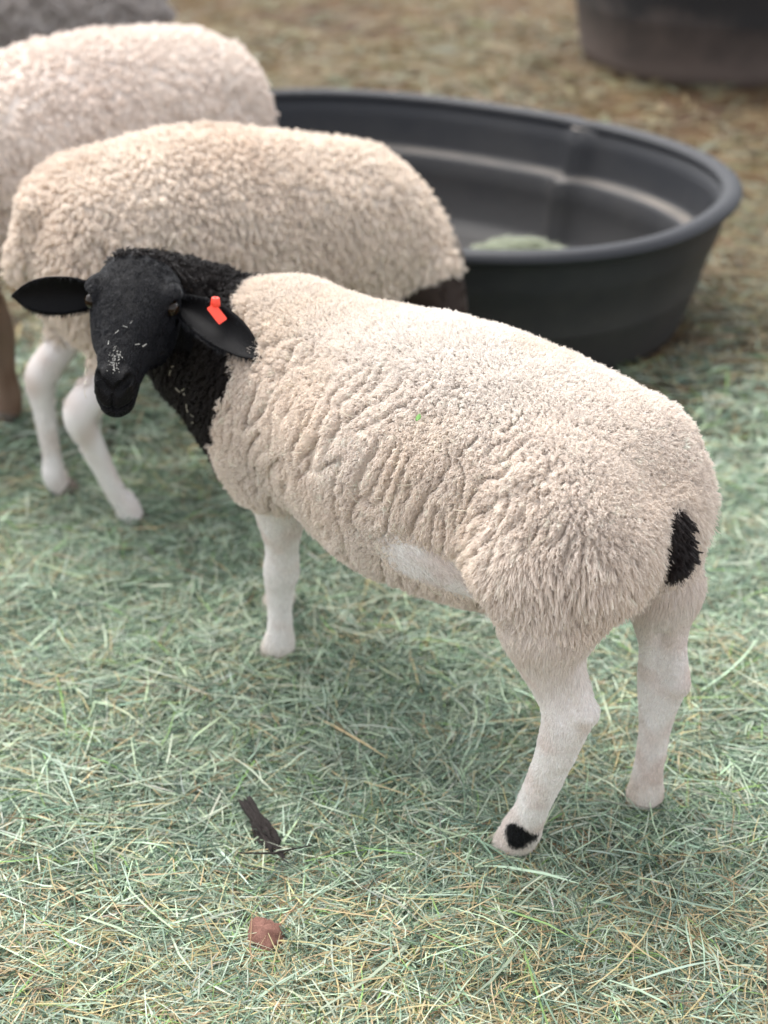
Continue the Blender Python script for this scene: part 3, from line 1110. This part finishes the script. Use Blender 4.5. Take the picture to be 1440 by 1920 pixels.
# 2: stands behind the black-headed sheep, its head down by the tub
build_back_sheep((-0.458, 2.32, 0), math.radians(31), (.845, .98, 1.01), 'curly cream sheep standing sideways behind the black-headed one, rump to the left', 
                 [(.57, 0, .43, .110), (.63, -.03, .40, .09), (.67, -.08, .34, .072), (.685, -.115, .28, .056)],
                 down_head(.69, -.12, .26, (.1, -.1, -1), (1, -.3, .25)),
                 std_legs((-.075, -.045), (.0, -.045), (.0, .0), (.05, .01)),
                 ((.84, .75, .655), (.74, .63, .53), (.84, .79, .76), (.045, .032, .027)), 170000, 3, (.0135, .0022, 18, .0008), .69)
# 3: further back, facing left, brown head lowered
build_back_sheep((-0.378, 3.04, 0), math.radians(180 + 42), (1.06, 1.06, 1.10), 'pale sheep with brown legs at the left edge, behind the curly one',
                 [(.58, 0, .44, .115), (.66, .02, .40, .09), (.69, .05, .32, .072), (.685, .08, .25, .058)],
                 down_head(.68, .085, .235, (-.05, .08, -1), (.75, .65, 0)),
                 std_legs((0, 0), (.04, 0), (-.055, -.05), (-.05, 0)),
                 ((.83, .75, .68), (.74, .64, .57), (.27, .185, .135), (.10, .055, .035)), 80000, 7, (.011, .0016, 14, .0010), 9.0)
# 4: the greyish one cut by the top left of the frame
build_back_sheep((-0.72, 4.15, 0), math.radians(180 + 6), (1.05, 1.05, 1.05), 'grey-brown sheep furthest back, cut off by the top left corner',
                 [(.58, 0, .44, .115), (.68, 0, .40, .095), (.745, 0, .33, .075), (.77, 0, .27, .06)],
                 down_head(.77, 0, .255, (.25, 0, -1), (1, 0, .25)),
                 std_legs((.03, 0), (-.02, 0), (0, 0), (.05, 0)),
                 ((.44, .40, .375), (.33, .29, .265), (.35, .30, .27), (.05, .04, .035)), 30000, 9, (.015, .0025, 30, .0014), 9.0)


# ------------------------------------------------------------------ hay
def blade_mesh(name, x, y, z0, length, width, phi, lift, bend, arch, rgb, matl, parent=None, K=4):
    """flat curved blades: one mesh, each blade its own ribbon and colour"""
    n = len(x)
    t = np.linspace(-.5, .5, K)[None]
    ca, sa = np.cos(phi)[:, None], np.sin(phi)[:, None]
    s = t * length[:, None]
    side = bend[:, None] * length[:, None] * (t * t - .08)
    cx = x[:, None] + s * ca - side * sa
    cy = y[:, None] + s * sa + side * ca
    cz = z0[:, None] + s * lift[:, None] + arch[:, None] * length[:, None] * (.25 - t * t)
    wz = rng.normal(size=n)[:, None] * .55
    wl = width[:, None] * np.array([.55] + [1.0] * (K - 2) + [.25])[None] * .5
    nrm = np.sqrt(1 + wz ** 2)
    ox, oy, oz = -sa / nrm * wl, ca / nrm * wl, wz / nrm * wl
    A = np.stack([cx + ox, cy + oy, cz + oz], 2)
    B = np.stack([cx - ox, cy - oy, cz - oz], 2)
    V = np.stack([A, B], 2).reshape(n * K * 2, 3)
    base = (np.arange(n) * K * 2)[:, None]
    k = np.arange(K - 1)[None] * 2
    i = (base + k).ravel()
    Q = np.stack([i, i + 1, i + 3, i + 2], 1)
    o = mesh_obj(name, V, Q, matl, parent, smooth=True)
    vcol(o, 'tint', np.repeat(rgb, K * 2, axis=0))
    return o


def hay_material():
    m, nt, b = mat('hay_blade')
    at = node(nt, 'ShaderNodeAttribute', attribute_name='tint')
    b.inputs['Roughness'].default_value = 0.55
    b.inputs['Specular IOR Level'].default_value = 0.35
    nt.links.new(at.outputs['Color'], b.inputs['Base Color'])
    tr = node(nt, 'ShaderNodeBsdfTranslucent')
    nt.links.new(at.outputs['Color'], tr.inputs['Color'])
    mx = node(nt, 'ShaderNodeMixShader')
    mx.inputs[0].default_value = 0.25
    nt.links.new(b.outputs[0], mx.inputs[1]); nt.links.new(tr.outputs[0], mx.inputs[2])
    nt.links.new(mx.outputs[0], nt.nodes['Material Output'].inputs['Surface'])
    return m


M_HAY = hay_material()
SAGE = np.array([.250, .335, .240]); PALE = np.array([.48, .56, .42]); DEEP = np.array([.080, .13, .09]); STRAW = np.array([.50, .41, .23]); GREEN = np.array([.25, .40, .13]); BROWN = np.array([.20, .13, .07])


def hay_colours(x, y):
    n = len(x)
    P = np.stack([x, y, np.zeros(n)], 1)
    patch = perlin(P * 3.2, 70)
    u = rng.random(n)
    # far from the rack the hay is older, yellower, mixed with dirt
    old = sstep(2.5, 3.5, y + .35 * perlin(P * 1.7, 71) + .25 * np.clip(x, -1, 1))
    fore = sstep(1.50, 1.2, y + .12 * patch) * .42
    p_straw = np.clip(.055 + .30 * np.maximum(patch - .1, 0) + fore * .6 + .45 * old, 0, .8)
    kind = np.where(u < p_straw, 3, np.where(u < p_straw + .03, 4, np.where(u < p_straw + .05 + .15 * old, 5, np.where(rng.random(n) < .36, 1, np.where(rng.random(n) < .35, 2, 0)))))
    tab = np.stack([SAGE, PALE, DEEP, STRAW, GREEN, BROWN])
    far = sstep(3.2, 4.5, y)[:, None]
    mean = np.array([.33, .255, .125])
    c = (tab[kind] * (1 - .45 * far) + mean * .45 * far) * (1 + (rng.uniform(.55, 1.35, (n, 1)) - 1) * np.where(y > 4, .35, 1)[:, None]) * (1 + .05 * rng.normal(size=(n, 3))) * (1 - .42 * old)[:, None]
    return np.clip(c, .01, .85), kind


def hay_layer(name, n, y0, y1, xw, zmax, lmin, lmax, wmin, wmax, keep=None, label=None):
    # denser where it is nearer
    y = y0 + (y1 - y0) * rng.random(n)
    x = (rng.random(n) * 2 - 1) * xw(y)
    P = np.stack([x, y, np.zeros(n)], 1)
    if keep is not None:
        k = rng.random(n) < keep(x, y, P)
        x, y, P = x[k], y[k], P[k]
        n = len(x)
    swirl = perlin(P * 2.2, 80) * 2.2 + .25
    phi = swirl + rng.normal(size=n) * 1.15
    pile = .5 + .5 * perlin(P * 4.5, 81)
    z = ground_height(x, y) + .006 + zmax * (rng.random(n) ** .8) * (.45 + .75 * np.clip(pile, 0, 1))
    ln = rng.uniform(lmin, lmax, n) * rng.uniform(.6, 1.2, n)
    wd = rng.uniform(wmin, wmax, n) ** 1.0
    lift = rng.normal(size=n) * .14
    lift = np.clip(lift, -.35, .35)
    lift = np.sign(lift) * np.minimum(np.abs(lift), 2 * (z + .012) / np.maximum(ln, .01))
    rgb, kind = hay_colours(x, y)
    wd = np.where(kind == 1, wd * 1.25, wd)
    o = blade_mesh(name, x, y, z, ln, wd, phi, lift, rng.normal(size=n) * .22, np.abs(rng.normal(size=n)) * .08, rgb, M_HAY)
    return tag(o, label, 'hay', kind='stuff')


hay_layer('hay', 225000, 1.0, 2.45, lambda y: .16 + .42 * y, .034, .035, .115, .0008, .0019, None, 'loose sage green hay spread over the ground under the sheep')
hay_layer('hay', 2600, 1.0, 2.6, lambda y: .16 + .42 * y, .040, .09, .17, .0012, .0026,
          lambda x, y, P: np.clip(.45 + 1.2 * perlin(P * 3, 95), .05, 1), 'longer coarse stems lying loose on top of the green hay')
hay_layer('hay', 75000, 2.35, 4.2, lambda y: .4 + .44 * y, .030, .05, .11, .0018, .0036,
          lambda x, y, P: np.clip(1.15 - .42 * (y - 2.4) - .45 * np.clip(x - .35, 0, 2) + .5 * perlin(P * 1.6, 90), .04, 1) * ~((((x - .025) * .839 - (y - 3.385) * .545) / .69) ** 2 + (((x - .025) * .545 + (y - 3.385) * .839) / .48) ** 2 < 1), 'thinning yellowed hay around the oval tub')
hay_layer('hay', 26000, 4.1, 9.5, lambda y: .6 + .4 * y, .025, .08, .18, .004, .009,
          lambda x, y, P: np.clip(.5 + .9 * perlin(P * .9, 91), .05, 1), 'scattered old straw on the trodden earth far behind')


# tufts pushed up round the feet of the sheep in front
def foot_hay():
    n = 3600
    cs, sn = math.cos(SHEEP_RZ), math.sin(SHEEP_RZ)
    feet = np.array([(.045, .092), (-.020, -.090), (-.020, -.090), (.548, .023), (.640, -.058)])
    ft = feet[rng.integers(0, len(feet), n)]
    fx = SHEEP_O[0] + ft[:, 0] * cs - ft[:, 1] * sn
    fy = SHEEP_O[1] + ft[:, 0] * sn + ft[:, 1] * cs
    a = rng.random(n) * 6.283
    r = .030 + .055 * rng.random(n) ** 1.3
    x, y = fx + r * np.cos(a), fy + r * np.sin(a)
    phi = a + math.pi / 2 + rng.normal(size=n) * .45
    z = ground_height(x, y) + .012 + .034 * rng.random(n) * np.clip(1.5 - r / .06, .2, 1)
    rgb, kind = hay_colours(x, y)
    o = blade_mesh('hay', x, y, z, rng.uniform(.03, .09, n), rng.uniform(.0009, .0020, n), phi, rng.normal(size=n) * .10, -np.abs(rng.normal(size=n)) * .30, np.abs(rng.normal(size=n)) * .08, rgb, M_HAY)
    tag(o, 'hay pushed up round the hooves of the black-headed sheep', 'hay', kind='stuff')


foot_hay()


# hay left in the tub
def tub_hay():
    n = 1100
    r = rng.random(n) ** .6; a = rng.random(n) * 6.283
    ex, ey = r * np.cos(a) * .14, r * np.sin(a) * .05
    hx, hy = .345, 3.50
    x = hx + ex * .861 + ey * .508
    y = hy - ex * .508 + ey * .861
    z = .02 + .045 * (1 - r ** 2) * rng.random(n) ** .5 + .01
    rgb = (PALE * np.array([.80, .74, .72])) * rng.uniform(.7, 1.3, (n, 1))
    o = blade_mesh('hay_heap', x, y, z, rng.uniform(.04, .09, n), rng.uniform(.002, .004, n), rng.random(n) * 6.28, rng.normal(size=n) * .1, rng.normal(size=n) * .3, np.abs(rng.normal(size=n)) * .1, np.clip(rgb, 0, .85), M_HAY)
    tag(o, 'small heap of pale green hay lying in the oval tub', 'hay', kind='stuff')


tub_hay()


# ------------------------------------------------------------------ small things on the ground and on the sheep
def blob(name, loc, r, rz, rough, matl, nu=28, nv=18, seed=0):
    V, Q = uv_ball((0, 0, 0), 1, nu, nv)
    d = 1 + rough * perlin(V * 1.6, seed) + rough * .5 * perlin(V * 4, seed + 1)
    V = V * d[:, None] * np.array(r)
    o = mesh_obj(name, V, Q, matl)
    o.location = loc
    o.rotation_euler = (0.1, -0.15, rz)
    return o


m, nt, b = mat('red_stone')
nz = node(nt, 'ShaderNodeTexNoise', Scale=60.0, Detail=6.0)
nt.links.new(ramp(nt, nz.outputs['Fac'], [(.3, (.13, .058, .042)), (.7, (.24, .115, .085))]), b.inputs['Base Color'])
bp = node(nt, 'ShaderNodeBump', Strength=.3, Distance=.004)
nt.links.new(nz.outputs['Fac'], bp.inputs['Height']); nt.links.new(bp.outputs[0], b.inputs['Normal'])
b.inputs['Roughness'].default_value = .85
stone = blob('stone', (-.132, 1.292, .005), (.020, .027, .022), .3, .27, m, seed=2)
tag(stone, 'smooth reddish brown stone half buried in the hay', 'stone')

m, nt, b = mat('dark_bark')
nz = node(nt, 'ShaderNodeTexNoise', Scale=120.0, Detail=6.0)
nt.links.new(ramp(nt, nz.outputs['Fac'], [(.3, (.012, .009, .008)), (.75, (.06, .045, .038))]), b.inputs['Base Color'])
bp = node(nt, 'ShaderNodeBump', Strength=.8, Distance=.004)
nt.links.new(nz.outputs['Fac'], bp.inputs['Height']); nt.links.new(bp.outputs[0], b.inputs['Normal'])
b.inputs['Roughness'].default_value = .9
bark = blob('bark_strip', (-.146, 1.462, .017), (.046, .0105, .010), math.radians(120), .9, m, 48, 18, 6)
tag(bark, 'strip of dark crumbly bark lying in the hay', 'bark')


def tube(name, pts, rad, matl, k=6):
    pts = np.array(pts, float)
    V, Q = [], []
    for i, p in enumerate(pts):
        t = norm(pts[min(i + 1, len(pts) - 1)] - pts[max(i - 1, 0)])
        a = norm(np.cross(t, [0.1, 0.2, 1])); c_ = np.cross(t, a)
        r = rad * (1 - .5 * abs(2 * i / (len(pts) - 1) - 1)) * random.uniform(.85, 1.15)
        for j in range(k):
            q = 2 * math.pi * j / k
            V.append(p + r * (a * math.cos(q) + c_ * math.sin(q)))
    for i in range(len(pts) - 1):
        for j in range(k):
            Q.append((i * k + j, i * k + (j + 1) % k, (i + 1) * k + (j + 1) % k, (i + 1) * k + j))
    return mesh_obj(name, np.array(V), np.array(Q), matl)


tw = tube('twig', [(-.172, 1.407, .030), (-.152, 1.404, .032), (-.128, 1.403, .033), (-.108, 1.409, .034), (-.085, 1.414, .035)], .0013, m)
tag(tw, 'thin dark twig lying across the hay below the bark', 'twig')

m, nt, b = mat('leaf_green')
b.inputs['Base Color'].default_value = (.13, .30, .06, 1)
b.inputs['Roughness'].default_value = .5
M_LEAF = m


def place_leaf():
    # find the fleece under a point of the flank: body frame -> world
    body = [o for o in MAIN.children if o.name.startswith('body')][0]
    co = np.zeros(len(body.data.vertices) * 3, np.float32)
    body.data.vertices.foreach_get('co', co)
    co = co.reshape(-1, 3)
    return body, co


BODY, BCO = place_leaf()
R = Matrix.Rotation(SHEEP_RZ, 4, 'Z')


def skin_point(u, z, side=1):
    d = (BCO[:, 0] - u) ** 2 + (BCO[:, 2] - z) ** 2 + (BCO[:, 1] * side < 0) * 9
    c = np.where(d < .008 ** 2)[0]
    if len(c) == 0: c = [int(np.argmin(d))]
    j = c[int(np.argmax(BCO[c, 1] * side))]
    nn = BODY.data.vertices[int(j)].normal
    return np.array(BCO[j], float), np.array(nn, float)


p, nn = skin_point(.165, .545)
q = p + nn * .016
side = norm(np.cross(nn, [0, 0, 1])); upv = np.cross(side, nn)
vs = []
for l in np.linspace(0, 1, 7):
    wdt = .0026 * math.sin(math.pi * (.08 + .9 * l)) + .0003
    for cc in (-1, 0, 1):
        lp = q + upv * (l - .5) * .009 + side * (cc * wdt + .003 * (l - .5) ** 2) + nn * (.001 * cc * cc)
        vs.append(tuple(R @ Vector(lp) + Vector(SHEEP_O)))
fs = []
for i in range(6):
    for j in range(2):
        a = i * 3 + j
        fs.append((a, a + 1, a + 4, a + 3))
lf = mesh_obj('leaf', vs, fs, M_LEAF)
sol = lf.modifiers.new('thick', 'SOLIDIFY'); sol.thickness = .0004
tag(lf, 'tiny green leaf stuck to the cream wool of the black-headed sheep', 'leaf')


def hay_bits():
    xs = []
    for _ in range(60):
        u, z = (rng.uniform(.40, .58), rng.uniform(.50, .58)) if rng.random() < .5 else (rng.uniform(-.05, .5), rng.uniform(.32, .58))
        p, nn = skin_point(u, z)
        if u > .54 or p[1] > .15 or (u > .40 and p[1] > .085 and z > .48): continue
        tdir = norm(np.cross(nn, rng.normal(size=3)))
        ln = rng.uniform(.005, .02)
        a = p + nn * rng.uniform(.011, .016)
        xs.append([a - tdir * ln / 2, a + nn * .0015, a + tdir * ln / 2])
    for _ in range(16):
        u, z = rng.uniform(.565, .615), rng.uniform(.40, .53)
        p, nn = skin_point(u, z)
        tdir = norm(np.cross(nn, rng.normal(size=3)))
        ln = rng.uniform(.004, .012)
        a = p + nn * .011
        xs.append([a - tdir * ln / 2, a + nn * .001, a + tdir * ln / 2])
    c, f, w, n = MAIN_HEAD
    n_straw = len(xs)
    # crumbs on the muzzle and the face
    for _ in range(70):
        s = rng.normal(.178, .010); b_ = rng.normal(0, .0042)
        d = .0275 - .12 * max(0, s - .17) - 6 * b_ ** 2
        a = c + HS * (s * f + b_ * w + (d + .003) * n)
        tdir = norm(f * rng.normal() + w * rng.normal())
        ln = rng.uniform(.0005, .0018)
        xs.append([a - tdir * ln / 2, a + n * .0004, a + tdir * ln / 2])
    for _ in range(8):
        s = rng.uniform(.05, .16); b_ = rng.normal(0, .018)
        a = c + HS * (s * f + b_ * w + (.046 - .1 * s - 8 * b_ ** 2 + .003) * n)
        tdir = norm(f * rng.normal() + w * rng.normal() * .4)
        xs.append([a - tdir * .003, a, a + tdir * .003])
    pts = np.array(xs)
    rad = np.full(pts.shape[:2], .00045) * rng.uniform(.6, 1.2, (len(pts), 1))
    rgb = np.array([.60, .55, .43]) * rng.uniform(.7, 1.2, (len(pts), 1))
    rgb[n_straw:] = np.array([.50, .49, .45]) * rng.uniform(.6, 1.2, (len(pts) - n_straw, 1))
    o = hair_obj('hay_bits', pts, rad, np.clip(rgb, 0, .85), M_HAIR, MAIN)
    tag(o, kind='stuff')


hay_bits()
